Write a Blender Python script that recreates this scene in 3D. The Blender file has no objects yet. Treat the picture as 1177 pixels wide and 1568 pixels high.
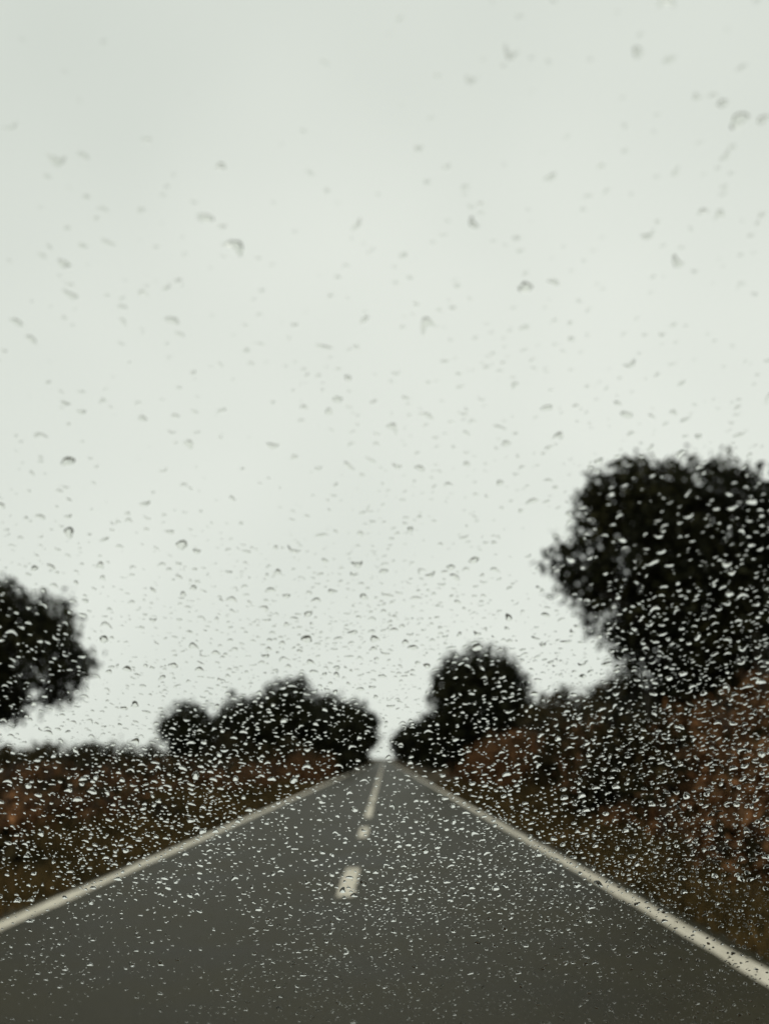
import bpy, math, random
import numpy as np
rng = np.random.default_rng(7)
random.seed(7)
R = math.radians
scene = bpy.context.scene
scene.view_settings.view_transform = 'Standard'
scene.view_settings.look = 'None'
scene.view_settings.exposure = 0
col = scene.collection

# ------------------------------------------------------------------ helpers
def mesh_np(name, verts, faces, mats=(), matidx=None, smooth=None, link=True):
    verts = np.asarray(verts, dtype=np.float32)
    if isinstance(faces, np.ndarray):
        faces = [faces]
    loops = np.concatenate([f.ravel() for f in faces]).astype(np.int32)
    sizes = np.concatenate([np.full(len(f), f.shape[1], dtype=np.int32) for f in faces])
    starts = np.concatenate([[0], np.cumsum(sizes)[:-1]]).astype(np.int32)
    me = bpy.data.meshes.new(name)
    me.vertices.add(len(verts)); me.vertices.foreach_set("co", verts.ravel())
    me.loops.add(len(loops)); me.loops.foreach_set("vertex_index", loops)
    me.polygons.add(len(sizes)); me.polygons.foreach_set("loop_start", starts)
    if matidx is not None:
        me.polygons.foreach_set("material_index", np.asarray(matidx, dtype=np.int32))
    me.update(calc_edges=True)
    if smooth is not None:
        me.polygons.foreach_set("use_smooth", np.asarray(smooth, dtype=bool))
    for m in mats: me.materials.append(m)
    me.update()
    ob = bpy.data.objects.new(name, me)
    if link: col.objects.link(ob)
    return ob

def new_mat(name):
    m = bpy.data.materials.new(name); m.use_nodes = True
    nt = m.node_tree; b = nt.nodes["Principled BSDF"]
    return m, nt, b

def ramp(nt, fac, stops):
    r = nt.nodes.new("ShaderNodeValToRGB")
    e = r.color_ramp.elements
    while len(e) < len(stops): e.new(0.5)
    for i, (p, c) in enumerate(stops):
        e[i].position = p; e[i].color = (*c, 1)
    nt.links.new(fac, r.inputs[0]); return r

def noise(nt, scale, detail=4, rough=0.6, coord="Object", vec=None):
    n = nt.nodes.new("ShaderNodeTexNoise")
    n.inputs["Scale"].default_value = scale; n.inputs["Detail"].default_value = detail
    n.inputs["Roughness"].default_value = rough
    if vec is None:
        t = nt.nodes.new("ShaderNodeTexCoord"); vec = t.outputs[coord]
    nt.links.new(vec, n.inputs["Vector"]); return n

def mixc(nt, a, b, fac, mode='MIX'):
    m = nt.nodes.new("ShaderNodeMix"); m.data_type = 'RGBA'; m.blend_type = mode
    for s, v in ((0, fac), (6, a), (7, b)):
        if isinstance(v, bpy.types.NodeSocket): nt.links.new(v, m.inputs[s])
        elif s == 0: m.inputs[0].default_value = v
        else: m.inputs[s].default_value = (*v, 1)
    return m.outputs[2]

# ------------------------------------------------------------------ materials
def leaf_mat(name, dark, mid, light, sc=0.9):
    m, nt, b = new_mat(name)
    g = nt.nodes.new("ShaderNodeNewGeometry")
    r = ramp(nt, g.outputs["Random Per Island"], [(0, dark), (0.6, mid), (1, light)])
    n = noise(nt, sc, 3)
    r2 = ramp(nt, n.outputs["Fac"], [(0.35, (0.42, 0.47, 0.45)), (0.65, (1.4, 1.27, 1.15))])
    nt.links.new(mixc(nt, r.outputs[0], r2.outputs[0], 1.0, 'MULTIPLY'), b.inputs["Base Color"])
    b.inputs["Roughness"].default_value = 0.7
    b.inputs["Specular IOR Level"].default_value = 0.08
    return m
M_leaf = leaf_mat("foliage_dark_green", (0.009, 0.010, 0.005), (0.017, 0.019, 0.009), (0.036, 0.037, 0.016))
M_leaf2 = leaf_mat("foliage_olive", (0.015, 0.015, 0.006), (0.032, 0.027, 0.011), (0.070, 0.050, 0.021))
M_brown = leaf_mat("dry_shrub_foliage", (0.050, 0.027, 0.012), (0.125, 0.066, 0.030), (0.29, 0.145, 0.068), 0.6)
M_grass = leaf_mat("verge_grass_blades", (0.032, 0.027, 0.010), (0.078, 0.056, 0.020), (0.17, 0.11, 0.046), 0.8)

M_bark, nt, b = new_mat("bark")
n = noise(nt, 12, 6)
nt.links.new(ramp(nt, n.outputs["Fac"], [(0.3, (0.02, 0.017, 0.013)), (0.7, (0.07, 0.058, 0.045))]).outputs[0], b.inputs["Base Color"])
b.inputs["Roughness"].default_value = 0.9

M_asph, nt, b = new_mat("asphalt")
n1 = noise(nt, 90, 3, 0.7); n2 = noise(nt, 0.7, 5, 0.6)
c1 = ramp(nt, n1.outputs["Fac"], [(0.3, (0.0175, 0.0155, 0.0080)), (0.7, (0.044, 0.0390, 0.0205))])
c2 = ramp(nt, n2.outputs["Fac"], [(0.3, (0.68, 0.68, 0.68)), (0.7, (1.2, 1.18, 1.1))])
nt.links.new(mixc(nt, c1.outputs[0], c2.outputs[0], 1.0, 'MULTIPLY'), b.inputs["Base Color"])
rr = nt.nodes.new("ShaderNodeMapRange"); rr.inputs[3].default_value = 0.42; rr.inputs[4].default_value = 0.65
nt.links.new(n2.outputs["Fac"], rr.inputs[0]); nt.links.new(rr.outputs[0], b.inputs["Roughness"])
b.inputs["Specular IOR Level"].default_value = 0.10
bp = nt.nodes.new("ShaderNodeBump"); bp.inputs["Strength"].default_value = 0.5; bp.inputs["Distance"].default_value = 0.01
nt.links.new(n1.outputs["Fac"], bp.inputs["Height"]); nt.links.new(bp.outputs[0], b.inputs["Normal"])

M_paint, nt, b = new_mat("worn_white_road_paint")
n1 = noise(nt, 14, 6, 0.75); n2 = noise(nt, 1.3, 4)
c1 = ramp(nt, n1.outputs["Fac"], [(0.32, (0.12, 0.105, 0.08)), (0.43, (0.66, 0.60, 0.50)), (0.7, (0.82, 0.76, 0.64))])
c2 = ramp(nt, n2.outputs["Fac"], [(0.3, (0.8, 0.8, 0.77)), (0.7, (1, 1, 1))])
nt.links.new(mixc(nt, c1.outputs[0], c2.outputs[0], 1.0, 'MULTIPLY'), b.inputs["Base Color"])
b.inputs["Roughness"].default_value = 0.7; b.inputs["Specular IOR Level"].default_value = 0.2

M_ground, nt, b = new_mat("verge_soil_and_grass")
n1 = noise(nt, 0.5, 6, 0.65); n2 = noise(nt, 7, 6, 0.7)
c1 = ramp(nt, n1.outputs["Fac"], [(0.3, (0.026, 0.026, 0.012)), (0.5, (0.050, 0.037, 0.019)), (0.7, (0.09, 0.053, 0.030))])
c2 = ramp(nt, n2.outputs["Fac"], [(0.3, (0.55, 0.55, 0.55)), (0.7, (1.3, 1.3, 1.3))])
nt.links.new(mixc(nt, c1.outputs[0], c2.outputs[0], 1.0, 'MULTIPLY'), b.inputs["Base Color"])
b.inputs["Roughness"].default_value = 0.95; b.inputs["Specular IOR Level"].default_value = 0.1
bp = nt.nodes.new("ShaderNodeBump"); bp.inputs["Strength"].default_value = 0.8; bp.inputs["Distance"].default_value = 0.08
nt.links.new(n2.outputs["Fac"], bp.inputs["Height"]); nt.links.new(bp.outputs[0], b.inputs["Normal"])

M_water, nt, b = new_mat("rain_water")
nt.nodes.remove(b)
g = nt.nodes.new("ShaderNodeBsdfGlass"); g.inputs["IOR"].default_value = 1.333
g.inputs["Roughness"].default_value = 0.0; g.inputs["Color"].default_value = (0.96, 0.965, 0.95, 1)
nt.links.new(g.outputs[0], nt.nodes["Material Output"].inputs["Surface"])

M_glass, nt, b = new_mat("windshield_glass")
nt.nodes.remove(b)
t = nt.nodes.new("ShaderNodeBsdfTransparent"); t.inputs[0].default_value = (0.975, 0.980, 0.950, 1)
gl = nt.nodes.new("ShaderNodeBsdfGlossy"); gl.inputs["Roughness"].default_value = 0.02
mx = nt.nodes.new("ShaderNodeMixShader"); mx.inputs[0].default_value = 0.015
nt.links.new(t.outputs[0], mx.inputs[1]); nt.links.new(gl.outputs[0], mx.inputs[2])
nt.links.new(mx.outputs[0], nt.nodes["Material Output"].inputs["Surface"])

M_plastic, nt, b = new_mat("black_dashboard_plastic")
n = noise(nt, 300, 2)
nt.links.new(ramp(nt, n.outputs["Fac"], [(0.3, (0.010, 0.010, 0.010)), (0.7, (0.022, 0.022, 0.021))]).outputs[0], b.inputs["Base Color"])
b.inputs["Roughness"].default_value = 0.8

M_body, nt, b = new_mat("dark_car_paint")
n = noise(nt, 400, 2)
nt.links.new(ramp(nt, n.outputs["Fac"], [(0.3, (0.006, 0.006, 0.006)), (0.7, (0.010, 0.010, 0.010))]).outputs[0], b.inputs["Base Color"])
b.inputs["Roughness"].default_value = 0.6; b.inputs["Specular IOR Level"].default_value = 0.08

# ------------------------------------------------------------------ world / sun
w = bpy.data.worlds.new("World"); scene.world = w; w.use_nodes = True
nt = w.node_tree; bg = nt.nodes["Background"]
SUN_EL = 62
sky = nt.nodes.new("ShaderNodeTexSky"); sky.sky_type = 'NISHITA'; sky.sun_disc = False
sky.sun_elevation = R(SUN_EL); sky.sun_rotation = R(180)
sky.air_density = 1.0; sky.dust_density = 1.0
hsv = nt.nodes.new("ShaderNodeHueSaturation"); hsv.inputs["Saturation"].default_value = 0.15
nt.links.new(sky.outputs[0], hsv.inputs["Color"])
mn = nt.nodes.new("ShaderNodeVectorMath"); mn.operation = 'MINIMUM'; mn.inputs[1].default_value = (9, 9, 9)
nt.links.new(hsv.outputs[0], mn.inputs[0])
tc = nt.nodes.new("ShaderNodeTexCoord")
n = noise(nt, 1.3, 3, 0.5, vec=tc.outputs["Generated"])
cl = ramp(nt, n.outputs["Fac"], [(0.3, (0.685, 0.735, 0.690)), (0.7, (0.855, 0.895, 0.845))])
sc = nt.nodes.new("ShaderNodeVectorMath"); sc.operation = 'SCALE'; sc.inputs[3].default_value = 10.0
nt.links.new(cl.outputs[0], sc.inputs[0])
nt.links.new(mixc(nt, sc.outputs[0], mn.outputs[0], 0.10), bg.inputs["Color"])
bg.inputs["Strength"].default_value = 0.10

ld = bpy.data.lights.new("overcast_sun", 'SUN'); ld.energy = 0.5; ld.angle = R(60); ld.color = (1, 0.95, 0.88)
lo = bpy.data.objects.new("overcast_sun", ld); col.objects.link(lo)
lo.rotation_euler = (R(90 - SUN_EL), 0, 0)
lo.location = (0, -20, 30)

# ------------------------------------------------------------------ ground
def gz(x, y):
    x = np.asarray(x, float); y = np.asarray(y, float)
    z = np.interp(x, [-60, -14, -8, -5.2, -3.9, -3.5, 2.9, 3.3, 4.3, 6.5, 14, 60],
                  [0.5, 0.45, 0.35, 0.12, -0.03, 0, 0, 0.0, 0.22, 0.75, 0.9, 0.7])
    amp = np.clip((np.abs(x + 0.3) - 3.4) / 2, 0, 1)
    z = z + amp * 0.06 * (np.sin(x * 1.7 + y * 0.9) + np.sin(y * 2.3 - x * 0.8) * 0.7)
    return z
xs = np.unique(np.concatenate([[-2500, -900, -300, -120, -60, -40, -30, -25], np.arange(-20, -3.4, 0.5), [-3.5, -3.4, 0, 2.8, 2.9],
                               np.arange(3.2, 20, 0.5), [25, 30, 40, 60, 120, 300, 900, 2500]]))
ys = np.unique(np.concatenate([[-600, -200, -60, -20, -8], np.arange(0, 60, 0.6), np.arange(60, 200, 6), [250, 350, 500, 900, 1800, 3500]]))
X, Y = np.meshgrid(xs, ys)
V = np.stack([X.ravel(), Y.ravel(), gz(X, Y).ravel()], 1)
nx, ny = len(xs), len(ys)
i, j = np.meshgrid(np.arange(nx - 1), np.arange(ny - 1))
a = (j * nx + i).ravel()
F = np.stack([a, a + 1, a + nx + 1, a + nx], 1)
mesh_np("ground", V, F, [M_ground], smooth=np.ones(len(F)))

ry = np.concatenate([np.arange(-20, 80, 0.4), np.arange(80, 900, 10)])
k = len(ry)
lx = -3.30 + rng.normal(0, 0.025, k); rx = 2.62 + rng.normal(0, 0.03, k)
V = np.zeros((2 * k, 3)); V[:k, 0] = lx; V[k:, 0] = rx; V[:k, 1] = ry; V[k:, 1] = ry; V[:, 2] = 0.004
a = np.arange(k - 1); F = np.stack([a, a + k, a + k + 1, a + 1], 1)
mesh_np("road", V, F, [M_asph])
def strip(x0, x1, y0, y1, step=0.25):
    yy = np.arange(y0, y1 + 1e-6, step); k = len(yy)
    V = np.zeros((2 * k, 3)); V[:k, 0] = x0 + rng.normal(0, 0.008, k); V[k:, 0] = x1 + rng.normal(0, 0.008, k)
    V[:k, 1] = yy; V[k:, 1] = yy; V[:, 2] = 0.008
    a = np.arange(k - 1); return V, np.stack([a, a + k, a + k + 1, a + 1], 1)
def strips(name, L):
    Vs, Fs, o = [], [], 0
    for s in L:
        v, f = strip(*s); Vs.append(v); Fs.append(f + o); o += len(v)
    return mesh_np(name, np.concatenate(Vs), np.concatenate(Fs), [M_paint])
strips("road_edge_line", [(-3.17, -3.00, -20, 600, 0.5)])
strips("road_edge_line", [(2.27, 2.44, -20, 600, 0.5)])
strips("road_centre_line", [(-0.465, -0.305, y0, y0 + 2.3) for y0 in (-11.1, -4.4, 2.3, 9.0, 15.5)] + [(-0.465, -0.305, y0, y0 + 5.8) for y0 in np.arange(20.6, 400, 6.7)])

# ------------------------------------------------------------------ vegetation
def leaf_cloud(lumps, n, size, squash=0.85, shell=0.45):
    L = np.array(lumps, float)
    p = L[:, 3] ** 2; p /= p.sum()
    idx = rng.choice(len(L), n, p=p)
    d = rng.normal(size=(n, 3)); d /= np.linalg.norm(d, axis=1, keepdims=True)
    ph = rng.uniform(0, 6.28, (len(L), 3))
    bump = 1 + 0.16 * np.sin(d[:, 0] * 5 + ph[idx, 0]) * np.sin(d[:, 2] * 6 + ph[idx, 1]) + 0.12 * np.sin(d[:, 1] * 9 + d[:, 2] * 7 + ph[idx, 2])
    u = rng.uniform(0, 1, n) ** shell
    rad = L[idx, 3] * bump * (0.15 + 0.9 * u)
    c = L[idx, :3] + d * rad[:, None] * np.array([1, 1, squash])
    m = max(10, n // 14)
    tw = c[rng.choice(n, m)]
    pick = rng.integers(0, m, n)
    c2 = tw[pick] + rng.normal(0, size * 1.3, (n, 3))
    c = np.where((rng.uniform(size=n) < 0.6)[:, None], c2, c)
    a = rng.normal(size=(n, 3)); a /= np.linalg.norm(a, axis=1, keepdims=True)
    b = np.cross(a, rng.normal(size=(n, 3))); b /= np.linalg.norm(b, axis=1, keepdims=True)
    s = size * rng.uniform(0.6, 1.4, n)[:, None]
    V = np.stack([c - a * s, c + b * s * 0.45, c + a * s, c - b * s * 0.45], 1).reshape(-1, 3)
    F = np.arange(4 * n).reshape(-1, 4)
    return V, F

def tubes(segs, ns=7):
    Vs, Fs, o = [], [], 0
    for p0, p1, r0, r1 in segs:
        p0 = np.array(p0, float); p1 = np.array(p1, float)
        ax = p1 - p0; ax /= (np.linalg.norm(ax) + 1e-9)
        t = np.cross(ax, [0.3, 1, 0.2]); t /= np.linalg.norm(t); bb = np.cross(ax, t)
        th = np.linspace(0, 2 * np.pi, ns, endpoint=False)
        ring = np.cos(th)[:, None] * t + np.sin(th)[:, None] * bb
        Vs += [p0 + ring * r0, p1 + ring * r1]
        i = np.arange(ns); k = (i + 1) % ns
        Fs.append(np.stack([i, k, k + ns, i + ns], 1) + o); o += 2 * ns
    return np.concatenate(Vs), np.concatenate(Fs)

def limb(p0, p1, r0, r1, k=4, wob=0.12):
    p0 = np.array(p0, float); p1 = np.array(p1, float); L = np.linalg.norm(p1 - p0)
    pts = [p0 + (p1 - p0) * t + (rng.normal(0, wob * L / 3, 3) if 0 < t < 1 else 0) for t in np.linspace(0, 1, k + 1)]
    rs = np.linspace(r0, r1, k + 1)
    return [(pts[i], pts[i + 1], rs[i], rs[i + 1]) for i in range(k)]

def tree(name, base, lumps, n, size, mat, tr=0.18, fork=None):
    bx, by = base; bz = float(gz(bx, by)) - 0.1
    L = np.array(lumps)
    fork = fork or 0.35 * (L[:, 2].mean() - bz) + bz + 0.4
    f = np.array([bx * 0.9 + L[:, 0].mean() * 0.1, by, fork])
    segs = limb((bx, by, bz), f, tr * 1.3, tr, 3, 0.05)
    for l in L:
        segs += limb(f, l[:3], tr * 0.55, 0.025, 4)
        for q in range(4):
            d = rng.normal(size=3); d /= np.linalg.norm(d)
            segs += limb(l[:3], l[:3] + d * l[3] * 0.95, 0.025, 0.006, 2)
    V1, F1 = tubes(segs); V2, F2 = leaf_cloud(lumps, n, size)
    mi = np.concatenate([np.zeros(len(F1)), np.ones(len(F2))])
    return mesh_np(name, np.concatenate([V1, V2]), np.concatenate([F1, F2 + len(V1)]), [M_bark, mat], mi)

def J(y, s=0.6): return y + random.uniform(-s, s)
T = [(4.75, J(17), 6.5, .75), (5.5, J(17), 6.4, .85), (6.2, J(17), 6.75, .75), (7.2, J(17), 6.4, .8), (4.05, J(17), 5.05, .72), (4.4, J(17), 5.75, .6), (4.1, J(17), 4.55, .45),
     (8.2, J(17), 6.1, .8), (5.0, J(17), 7.0, .3), (6.9, J(17), 7.1, .3), (4.2, J(17), 6.3, .35),
     (5.5, J(17), 5.2, 1.3), (6.9, J(17), 4.9, 1.5), (4.95, J(17), 4.3, .9), (6.3, J(17), 3.7, 1.5), (7.9, J(17), 3.9, 1.5), (5.1, J(17), 3.7, .7),
     (8.4, J(17), 5.3, 1.3), (6.2, J(17), 5.6, 1.3), (5.6, J(17), 3.3, .95), (5.6, J(17.5), 2.3, .9), (6.6, 17.2, 2.2, 1.1), (7.6, 17.2, 2.0, 1.1), (9.2, 17.5, 4.3, 1.3)]
tree("oak_tree", (6.8, 17.4), T, 35000, 0.09, M_leaf, 0.22)
T = [(-9.75, J(22), 5.0, .75), (-9.0, J(22), 4.8, .8), (-8.0, J(22), 3.6, .66), (-8.55, J(22), 4.2, .75), (-9.4, J(22), 3.6, 1.0), (-10.7, J(22), 4.3, 1.4),
     (-8.5, J(22), 3.0, .5), (-10.3, J(22), 3.0, .9), (-11.9, J(22), 4.2, 1.2), (-11.5, J(22), 3.2, 1.0), (-10.6, 22, 5.3, .8), (-9.6, 22, 2.6, .6)]
tree("oak_tree", (-10.9, 22.2), T, 19000, 0.09, M_leaf, 0.16)
T = [(5.0, 45, 5.4, 1.8), (3.8, 45, 4.9, 1.4), (6.0, 45, 4.9, 1.6), (5.2, 44.5, 3.4, 2.1), (3.6, 45.3, 3.7, 1.4), (6.6, 45.3, 3.5, 1.5), (4.4, 45, 2.0, 1.3), (5.8, 45, 1.8, 1.4), (3.7, 45.5, 2.0, 1.1)]
tree("oak_tree", (5.1, 45.2), T, 17000, 0.16, M_leaf, 0.22)
def round_tree(x, y, top, r, n=9000, size=0.17, mat=None, spread=1.0):
    T = [(x, y, top - r * 0.62, r * 0.62)]
    for q in range(7):
        a = q / 7 * 6.28 + random.uniform(-.3, .3)
        T.append((x + math.cos(a) * r * 0.58 * spread, y + math.sin(a) * r * 0.5, top - r * random.uniform(0.85, 1.25), r * random.uniform(.38, .52)))
    zc = top - r * 1.6
    while zc > 0.6:
        for q in range(3):
            T.append((x + random.uniform(-.5, .5) * r, y + random.uniform(-.4, .4) * r, zc, r * random.uniform(.45, .6)))
        zc -= r * 0.6
    return tree("oak_tree", (x, y), T, n, size, mat or M_leaf, 0.16 + 0.02 * r)
round_tree(-10.1, 45, 4.25, 1.5, 8000, 0.13)
round_tree(-9.0, 55, 5.4, 2.1, 9000, 0.16)
round_tree(-6.6, 60, 6.9, 3.0, 14000, 0.18)
round_tree(-4.9, 75, 6.9, 2.6, 12000, 0.2)
round_tree(-3.9, 110, 8.7, 3.2, 10000, 0.26)
round_tree(-8.5, 85, 7.6, 3.0, 8000, 0.25)
round_tree(7.3, 36, 4.15, 1.6, 9000, 0.14, M_leaf2)
round_tree(9.0, 34, 4.5, 1.7, 9000, 0.14, M_leaf2)
round_tree(10.6, 38, 4.9, 1.9, 7000, 0.16, M_leaf2)
round_tree(4.6, 80, 5.2, 2.3, 8000, 0.22)
round_tree(4.7, 120, 6.6, 2.8, 8000, 0.28)
round_tree(4.9, 170, 8.0, 3.6, 7000, 0.35)
round_tree(-6.2, 165, 8.5, 3.6, 7000, 0.35)

def bank(name, zones, size, mat, dens):
    lumps = []
    for (x0, x1, y0, y1, h0, h1, k) in zones:
        for q in range(k):
            x = random.uniform(x0, x1); y = random.uniform(y0, y1); g = float(gz(x, y))
            h = random.uniform(h0, h1); r = random.uniform(0.3, 0.5) * max(h, .5)
            z = g + h - r
            lumps.append((x, y, z, r))
            while z - r > g: 
                z -= r * 1.0; lumps.append((x + random.uniform(-.2, .2), y + random.uniform(-.2, .2), z, r * 1.15))
    A = sum(l[3] ** 2 for l in lumps)
    V2, F2 = leaf_cloud(lumps, int(A * dens), size, 1.0, 0.4)
    segs = []
    for l in lumps[::2]:
        for q in range(3):
            p = np.array(l[:3]); e = p + np.array([random.uniform(-.3, .3), random.uniform(-.3, .3), l[3] * random.uniform(1.0, 1.9)])
            segs += limb(p, e, 0.014, 0.005, 2)
    V1, F1 = tubes(segs, 4)
    mi = np.concatenate([np.zeros(len(F1)), np.ones(len(F2))])
    return mesh_np(name, np.concatenate([V1, V2]), np.concatenate([F1, F2 + len(V1)]), [M_bark, mat], mi)

bank("dry_shrubs", [(4.3, 7.5, 6.5, 13, 0.7, 1.5, 50), (3.7, 4.6, 9, 16, 0.2, 0.45, 30), (5.6, 8.5, 9, 14, 1.2, 2.0, 26),
                    (4.4, 6.0, 14, 34, 0.8, 1.9, 36), (4.0, 6.0, 34, 60, 0.8, 2.0, 40)], 0.07, M_brown, 1100)
bank("dry_shrubs", [(-8, -5.0, 7.5, 18, 0.2, 0.75, 90), (-13, -6, 14, 30, 0.3, 0.8, 110), (-12, -4.6, 28, 50, 0.5, 1.0, 70),
                    (-7, -4.3, 48, 75, 0.8, 1.8, 40)], 0.07, M_brown, 1100)
bank("green_bushes", [(4.6, 7.5, 14, 18, 1.0, 2.2, 46), (5, 9, 20, 34, 1.4, 2.6, 46), (4.0, 5.6, 8, 20, .3, .8, 34), (4.6, 7, 8, 13, .8, 1.4, 10)], 0.09, M_leaf2, 900)
bank("green_bushes", [(-16, -8, 30, 46, 0.6, 1.6, 44), (-9, -5.5, 16, 44, 0.4, 1.0, 36), (-11, -5, 46, 58, 1.2, 2.4, 30), (-30, -16, 40, 60, 0.6, 1.9, 40),
                      (-6.5, -4.4, 9, 20, .2, .5, 24)], 0.10, M_leaf2, 800)
lumps = []
for q in range(300):
    s = random.choice([-1, 1]); x = s * random.uniform(7, 260); y = random.uniform(190, 330)
    r = random.uniform(0.6, 1.9) * (1 + 0.5 * math.sin(x * 0.11)); lumps.append((x, y, random.uniform(0.3, 1.6), max(r, .4)))
V2, F2 = leaf_cloud(lumps, 42000, 0.45)
mesh_np("distant_trees", V2, F2, [M_leaf2])

def grass(n, x0, x1, y0, y1, hmin, hmax):
    x = rng.uniform(x0, x1, n); y = y0 + (y1 - y0) * rng.uniform(0, 1, n) ** 1.7
    z = gz(x, y); h = rng.uniform(hmin, hmax, n) * (0.6 + 0.5 * np.sin(x * 3 + y * 2) ** 2)
    w_ = rng.uniform(0.004, 0.010, n) * (1 + y / 15); a = rng.uniform(0, 6.28, n)
    dx, dy = np.cos(a) * w_, np.sin(a) * w_
    lx_, ly_ = rng.normal(0, 0.35, n) * h, rng.normal(0, 0.35, n) * h
    V = np.stack([np.stack([x - dx, y - dy, z - 0.02], 1), np.stack([x + dx, y + dy, z - 0.02], 1), np.stack([x + lx_, y + ly_, z + h], 1)], 1)
    return V.reshape(-1, 3)
V = np.concatenate([grass(50000, 2.56, 4.6, 3, 45, .06, .26), grass(40000, -5.0, -3.24, 4, 45, .05, .22),
                    grass(40000, 4.2, 8, 4, 30, .12, .45), grass(50000, -12, -4.5, 6, 45, .12, .45)])
mesh_np("grass", V, np.arange(len(V)).reshape(-1, 3), [M_grass])

# ------------------------------------------------------------------ car windshield
CAMZ = 1.30
SL = math.atan(0.75); cs, sn = math.cos(SL), math.sin(SL)
TOP = np.array([0.30, 0.12, CAMZ + 0.45 - 0.75 * 0.12])
LEN = 1.30
def wpt(u, s, h=0.0):
    u = np.asarray(u, float); s = np.asarray(s, float)
    return np.stack([u + 0 * s, TOP[1] + s * cs + h * sn, TOP[2] - s * sn + h * cs], -1)
car = bpy.data.objects.new("car", None); col.objects.link(car)
def half(s): return 0.82 + 0.15 * s / LEN
gv = []
for s in np.linspace(0, LEN, 9):
    for t in np.linspace(-1, 1, 17):
        gv.append(wpt(0.30 + t * half(s), s, -0.0004))
gv = np.array(gv); i, j = np.meshgrid(np.arange(16), np.arange(8)); a = (j * 17 + i).ravel()
glass = mesh_np("windshield", gv, np.stack([a, a + 17, a + 18, a + 1], 1), [M_glass], smooth=np.ones(128))
glass.parent = car
def beam(name, pts, wdt, hgt):
    Vs = []
    for p in pts:
        p = np.array(p)
        for du, dh in ((-wdt, -hgt), (wdt, -hgt), (wdt, hgt), (-wdt, hgt)):
            Vs.append(p + np.array([du, dh * sn, dh * cs]))
    F = []
    for q in range(len(pts) - 1):
        for e in range(4): F.append([4 * q + e, 4 * q + (e + 1) % 4, 4 * q + 4 + (e + 1) % 4, 4 * q + 4 + e])
    F += [[3, 2, 1, 0], [4 * len(pts) - 4 + e for e in range(4)]]
    o = mesh_np(name, np.array(Vs), np.array(F), [M_plastic]); o.parent = car; return o
for sd, nm in ((-1, "pillar_left"), (1, "pillar_right")):
    beam(nm, [wpt(0.30 + sd * (half(s) + 0.035), s) for s in np.linspace(-0.05, LEN + 0.05, 6)], 0.035, 0.03)
def boxp(name, verts, faces, mat=None):
    o = mesh_np(name, np.array(verts, float), np.array(faces), [mat or M_plastic]); o.parent = car
    m = o.modifiers.new("bevel", 'BEVEL'); m.width = 0.015; m.segments = 3
    return o
BOX = [[0, 1, 2, 3], [7, 6, 5, 4], [0, 4, 5, 1], [1, 5, 6, 2], [2, 6, 7, 3], [3, 7, 4, 0]]
boxp("roof", [(-.6, -1.4, 1.66), (1.2, -1.4, 1.66), (1.2, .10, 1.665), (-.6, .10, 1.665), (-.55, -1.4, 1.71), (1.15, -1.4, 1.71), (1.15, .12, 1.70), (-.55, .12, 1.70)], BOX)
zb = float(wpt(0, LEN)[2])
boxp("dashboard", [(-.68, .68, zb - .25), (1.28, .68, zb - .25), (1.28, 1.13, zb - .25), (-.68, 1.13, zb - .25),
                   (-.68, .72, zb + .02), (1.28, .72, zb + .02), (1.28, 1.13, zb - .03), (-.68, 1.13, zb - .03)], BOX)
hv, yy = [], np.linspace(1.15, 2.05, 10)
for q, y in enumerate(yy):
    t = q / 9
    for x in np.linspace(-1, 1, 15):
        hv.append((0.30 + x * (0.97 - 0.06 * t), y, zb - 0.02 - 0.20 * t - 0.10 * t ** 3 - 0.05 * x ** 4))
i, j = np.meshgrid(np.arange(14), np.arange(9)); a = (j * 15 + i).ravel()
hood = mesh_np("hood", np.array(hv), np.stack([a, a + 1, a + 16, a + 15], 1), [M_body], smooth=np.ones(126))
hood.parent = car; sm_ = hood.modifiers.new("thick", 'SOLIDIFY'); sm_.thickness = 0.02

# ---- raindrops on the outside of the glass
def vnoise(x, y, seed=0):
    r = np.random.default_rng(seed); v = 0
    for q in range(9):
        f = r.uniform(4, 40); a = r.uniform(0, 6.28)
        v = v + np.sin((x * math.cos(a) + y * math.sin(a)) * f + r.uniform(0, 6.28))
    return v / 4.0
S_pts = [0, 0.15, 0.22, 0.30, 0.36, 0.42, 0.50, 0.62, 0.72, 0.80, 0.90, 1.05, 1.3]
D_pts = [1200, 2600, 4600, 9000, 15000, 28000, 52000, 72000, 62000, 42000, 25000, 12000, 7000]
N0 = 230000
u = rng.uniform(-0.66, 1.26, N0); s = rng.uniform(0.01, LEN - 0.01, N0)
dens = np.interp(s, S_pts, D_pts) * np.clip(1 + 0.6 * vnoise(u, s, 3), 0.15, 2.2) * (1 + 0.45 * np.clip(u / 0.25, -1, 1))
keep = rng.uniform(0, 1, N0) < dens * (1.92 * LEN) / N0
u, s = u[keep], s[keep]
A = np.exp(rng.normal(math.log(0.00090), 0.50, len(u)))
A = np.clip(A, 0.0004, 0.0028) * np.interp(s, [0, .2, .35, .6, 1.3], [1.6, 1.45, 1.2, 1.0, 1.1])
asp = np.interp(s, [0, .3, .6, .8, 1.3], [.36, .36, .44, .80, 1.1]) * np.exp(rng.normal(0, .30, len(u)))
B = A * asp
order = np.argsort(-A); grid = {}; ok = []
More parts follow.
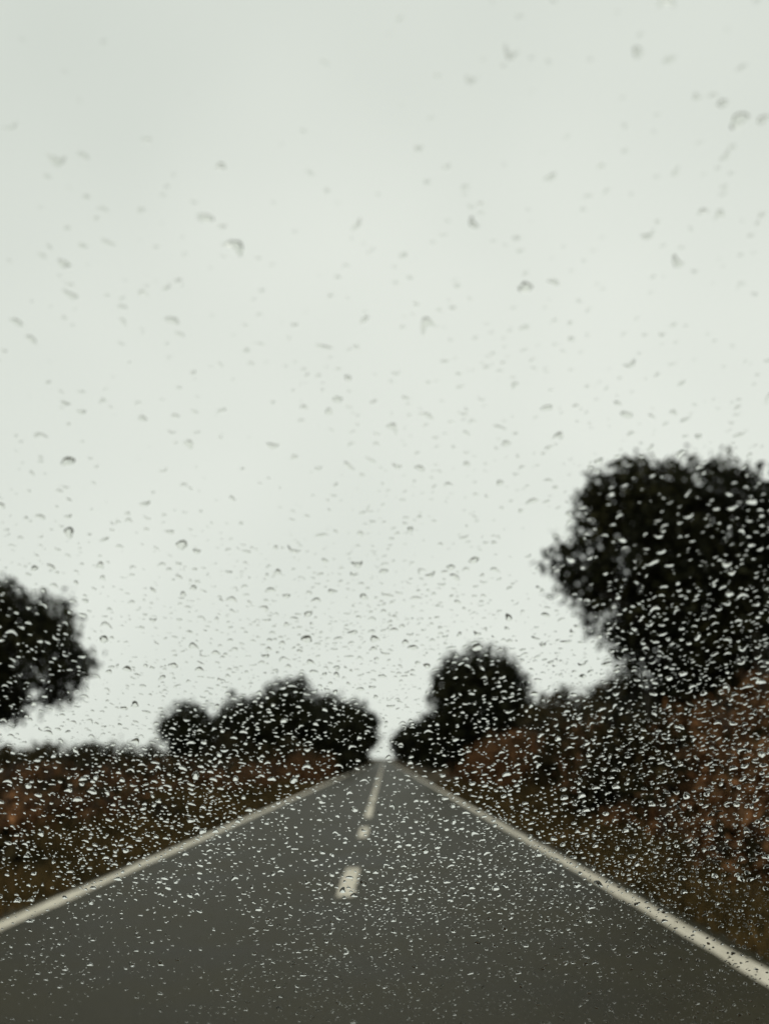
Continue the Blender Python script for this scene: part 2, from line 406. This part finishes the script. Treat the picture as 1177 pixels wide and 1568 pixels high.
for q in order:
    gx, gy = int(u[q] / 0.009 + 1000), int(s[q] / 0.009); bad = False
    for ix in (-1, 0, 1):
        for iy in (-1, 0, 1):
            for p in grid.get((gx + ix, gy + iy), ()):
                du = (u[p] - u[q]) / (1.12 * (A[p] + A[q])); ds = (s[p] - s[q]) / (1.25 * (B[p] + B[q]) + 0.3 * (A[p] + A[q]))
                if du * du + ds * ds < 1: bad = True; break
            if bad: break
        if bad: break
    if not bad: grid.setdefault((gx, gy), []).append(q); ok.append(q)
u, s, A, B = u[ok], s[ok], A[ok], B[ok]; n = len(u)
rot = np.clip(u * 1.5, -.7, .7) * -1 + rng.normal(0, .40, n)
NS = 12; rings = np.array([0.40, 0.70, 0.90, 1.0])
H = np.minimum(A, B) * rng.uniform(.60, 1.30, n) * np.interp(s, [0, .35, .62, .74, .85, .95, 1.3], [.8, 1.15, 1.10, .78, .52, .42, .38])
skew = np.interp(s, [0, .2, .45, .58, .68, .78, 1.3], [.24, .32, .32, .22, .34, .52, .54]) + rng.normal(0, 1, n) * np.interp(s, [0, .45, .62, .80, 1.3], [.14, .24, .27, .15, .12])
skew = np.clip(skew, -.4, .62)
th = np.linspace(0, 2 * np.pi, NS, endpoint=False)
out = 1 + 0.20 * np.sin(2 * th + rng.uniform(0, 6.28, (n, 1))) + 0.16 * np.sin(3 * th + rng.uniform(0, 6.28, (n, 1))) + 0.08 * np.sin(4 * th + rng.uniform(0, 6.28, (n, 1)))
bend = rng.normal(0, .34, n) * np.clip(A / 0.0014, .3, 1.4)
def place(lx, ly, h, r_):
    ly = ly + bend[:, None] * lx ** 2 / A[:, None] - (skew * B * (1 - r_ ** 2))[:, None]
    cr, sr = np.cos(rot)[:, None], np.sin(rot)[:, None]
    return wpt(u[:, None] + lx * cr - ly * sr, s[:, None] + lx * sr + ly * cr, h)
pts = [place(np.zeros((n, 1)), np.zeros((n, 1)), H[:, None], 0.0)]
for r_ in rings:
    lx = A[:, None] * np.cos(th) * out * r_; ly = B[:, None] * np.sin(th) * out * r_
    pts.append(place(lx, ly, (H * (1 - r_ ** 2) ** 0.65)[:, None] + 0 * lx, r_))
pts.append(pts[-1].copy())
P = np.concatenate(pts, 1); NV = P.shape[1]
i = np.arange(NS); k = (i + 1) % NS
tri = np.stack([np.zeros(NS, int), 1 + k, 1 + i], 1)
quads = np.concatenate([np.stack([1 + q * NS + i, 1 + q * NS + k, 1 + (q + 1) * NS + k, 1 + (q + 1) * NS + i], 1) for q in range(len(rings) - 1)])
cap = (1 + len(rings) * NS + i)[None, :]
off = (np.arange(n) * NV)[:, None, None]
outn = np.array([0, sn, cs])
def fdot(f):
    p = P.reshape(-1, 3)[f[:3]]; return float(np.dot(np.cross(p[1] - p[0], p[2] - p[0]), outn))
if fdot(tri[0]) < 0: tri = tri[:, ::-1]
if fdot(quads[0]) < 0: quads = quads[:, ::-1]
if fdot(cap[0]) > 0: cap = cap[:, ::-1]
FT = (tri[None] + off).reshape(-1, 3); FQ = (quads[None] + off).reshape(-1, 4); FC = (cap[None] + off).reshape(-1, NS)
sm = np.concatenate([np.ones(len(FT)), np.ones(len(FQ)), np.zeros(len(FC))])
mesh_np("raindrops", P.reshape(-1, 3), [FT, FQ, FC], [M_water], smooth=sm)
print("drops", n)

# ------------------------------------------------------------------ camera
cd = bpy.data.cameras.new("camera"); cam = bpy.data.objects.new("camera", cd); col.objects.link(cam)
scene.camera = cam
cam.location = (0, 0, CAMZ); cam.rotation_euler = (R(90 + 16.2), 0, 0)
cd.sensor_fit = 'VERTICAL'; cd.sensor_height = 36; cd.lens = 29.85
cd.clip_start = 0.02; cd.clip_end = 6000
cd.dof.use_dof = True; cd.dof.focus_distance = 0.68; cd.dof.aperture_fstop = 5.0
